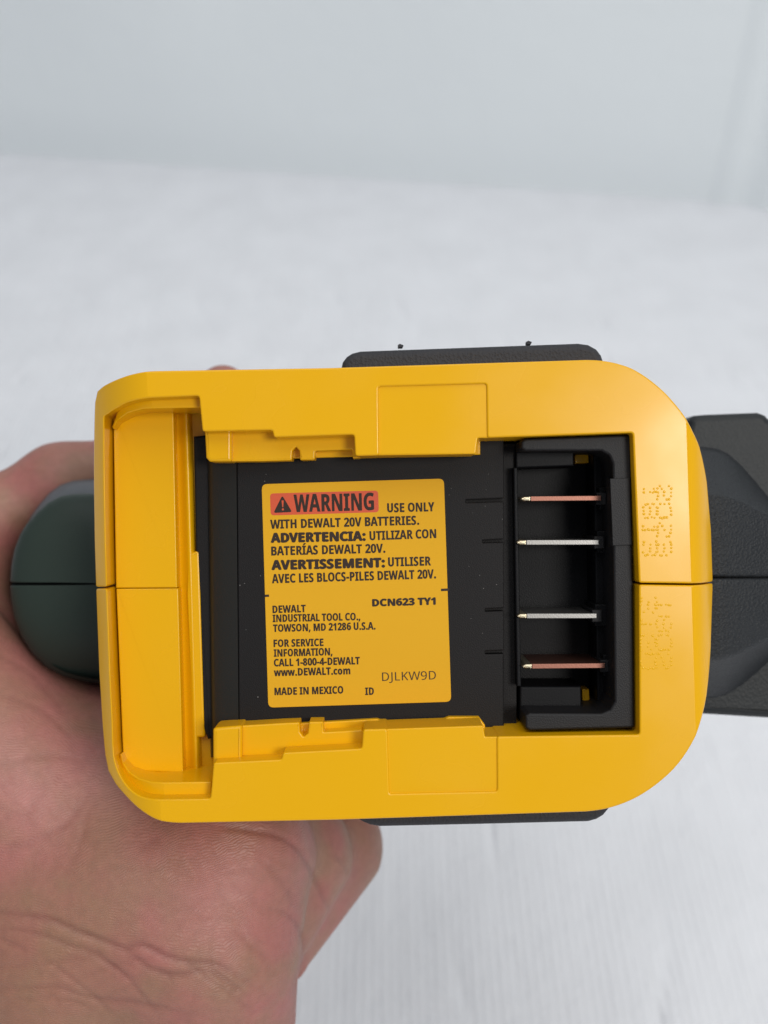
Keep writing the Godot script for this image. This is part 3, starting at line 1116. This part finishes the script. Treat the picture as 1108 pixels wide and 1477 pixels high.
func stroke(dent: PackedFloat32Array, gw: int, gh: int, flat: Array, wide: float, deep: float):
	var pts := PackedVector2Array()
	for i in range(0, flat.size(), 2):
		pts.append(Vector2((flat[i] + 60.0) * 0.5, (flat[i + 1] - 760.0) * 0.5))
	# a smooth line through the points
	var line := PackedVector2Array()
	for i in pts.size() - 1:
		var a := pts[maxi(0, i - 1)]
		var d := pts[mini(pts.size() - 1, i + 2)]
		var n := int(pts[i].distance_to(pts[i + 1])) + 1
		for k in n:
			line.append(pts[i].cubic_interpolate(pts[i + 1], a, d, float(k) / n))
	var total := float(line.size())
	var w := wide * 0.5
	var reach := int(ceil(w * 2.2))
	var touched := {}
	for k in line.size():
		var fade := minf(1.0, minf(k, total - k) / (total * 0.22 + 1.0))
		var q := line[k]
		for y in range(int(q.y) - reach, int(q.y) + reach + 2):
			for x in range(int(q.x) - reach, int(q.x) + reach + 2):
				if x < 0 or y < 0 or x >= gw or y >= gh:
					continue
				var e := deep * fade * exp(-q.distance_squared_to(Vector2(x, y)) / (w * w))
				var at := y * gw + x
				touched[at] = maxf(touched.get(at, 0.0), e)
	for at in touched:
		dent[at] += touched[at]

func creases(dent: PackedFloat32Array, gw: int, gh: int):
	# wrist
	stroke(dent, gw, gh, [-40, 1312, 20, 1319, 70, 1326, 110, 1343, 155, 1360, 178, 1368, 205, 1364, 240, 1380, 275, 1388, 310, 1392, 350, 1412, 385, 1440], 5.0, 1.0)
	stroke(dent, gw, gh, [176, 1367, 195, 1384, 220, 1399, 258, 1407, 300, 1400, 330, 1418, 362, 1440], 4.5, 0.9)
	stroke(dent, gw, gh, [-30, 1340, 30, 1343, 70, 1352, 105, 1366, 135, 1374, 165, 1396, 200, 1420], 4.0, 0.65)
	stroke(dent, gw, gh, [-10, 1350, 25, 1366, 40, 1372], 4.0, 0.5)
	stroke(dent, gw, gh, [-30, 1425, 30, 1426, 80, 1425, 130, 1440, 190, 1446, 250, 1458, 300, 1470], 4.0, 0.55)
	stroke(dent, gw, gh, [-40, 1394, 20, 1394, 70, 1390, 120, 1380, 180, 1366], 3.6, 0.4)
	stroke(dent, gw, gh, [60, 1380, 100, 1410, 130, 1434, 170, 1470], 3.4, 0.4)
	stroke(dent, gw, gh, [120, 1374, 170, 1400, 200, 1430, 230, 1470], 3.4, 0.4)
	stroke(dent, gw, gh, [120, 1412, 150, 1398, 180, 1388, 225, 1384], 3.2, 0.35)
	stroke(dent, gw, gh, [230, 1400, 250, 1420, 230, 1450], 3.2, 0.3)
	stroke(dent, gw, gh, [260, 1384, 300, 1412, 340, 1440, 370, 1474], 3.4, 0.45)
	stroke(dent, gw, gh, [0, 1450, 50, 1440, 110, 1446, 150, 1470], 3.4, 0.3)
	stroke(dent, gw, gh, [330, 1440, 350, 1420, 380, 1400], 3.2, 0.35)
	# palm
	stroke(dent, gw, gh, [-30, 1240, 20, 1222, 60, 1207, 90, 1190, 115, 1160, 132, 1130], 6.0, 0.5)
	stroke(dent, gw, gh, [30, 1200, 45, 1165, 60, 1140, 75, 1110], 5.0, 0.3)
	stroke(dent, gw, gh, [100, 1250, 112, 1225, 122, 1190, 128, 1160], 5.0, 0.28)
	stroke(dent, gw, gh, [-20, 1000, 30, 1010, 70, 1030, 110, 1070], 5.0, 0.35)
	stroke(dent, gw, gh, [-20, 940, 20, 955, 60, 985, 95, 1030], 5.0, 0.3)
	stroke(dent, gw, gh, [-20, 1110, 30, 1095, 80, 1090, 130, 1098], 5.0, 0.35)
	stroke(dent, gw, gh, [205, 1225, 215, 1215, 226, 1205], 8.0, 0.45)
	stroke(dent, gw, gh, [180, 1300, 205, 1302, 240, 1308, 290, 1314], 8.0, 0.3)
	stroke(dent, gw, gh, [300, 1190, 350, 1196, 400, 1205, 428, 1222, 446, 1247, 458, 1272, 468, 1293, 480, 1320, 492, 1342], 4.0, 0.8)
	stroke(dent, gw, gh, [372, 1235, 400, 1262, 420, 1290, 432, 1315], 6.0, 0.35)
	stroke(dent, gw, gh, [385, 1312, 408, 1314, 428, 1330, 438, 1355, 438, 1385, 430, 1415, 420, 1440], 4.0, 0.7)
	stroke(dent, gw, gh, [340, 1340, 360, 1360, 385, 1385, 400, 1410], 5.0, 0.35)
	stroke(dent, gw, gh, [470, 1228, 492, 1240, 505, 1262, 508, 1285, 506, 1312], 4.0, 0.5)
	stroke(dent, gw, gh, [360, 1220, 420, 1250], 4.0, 0.2)
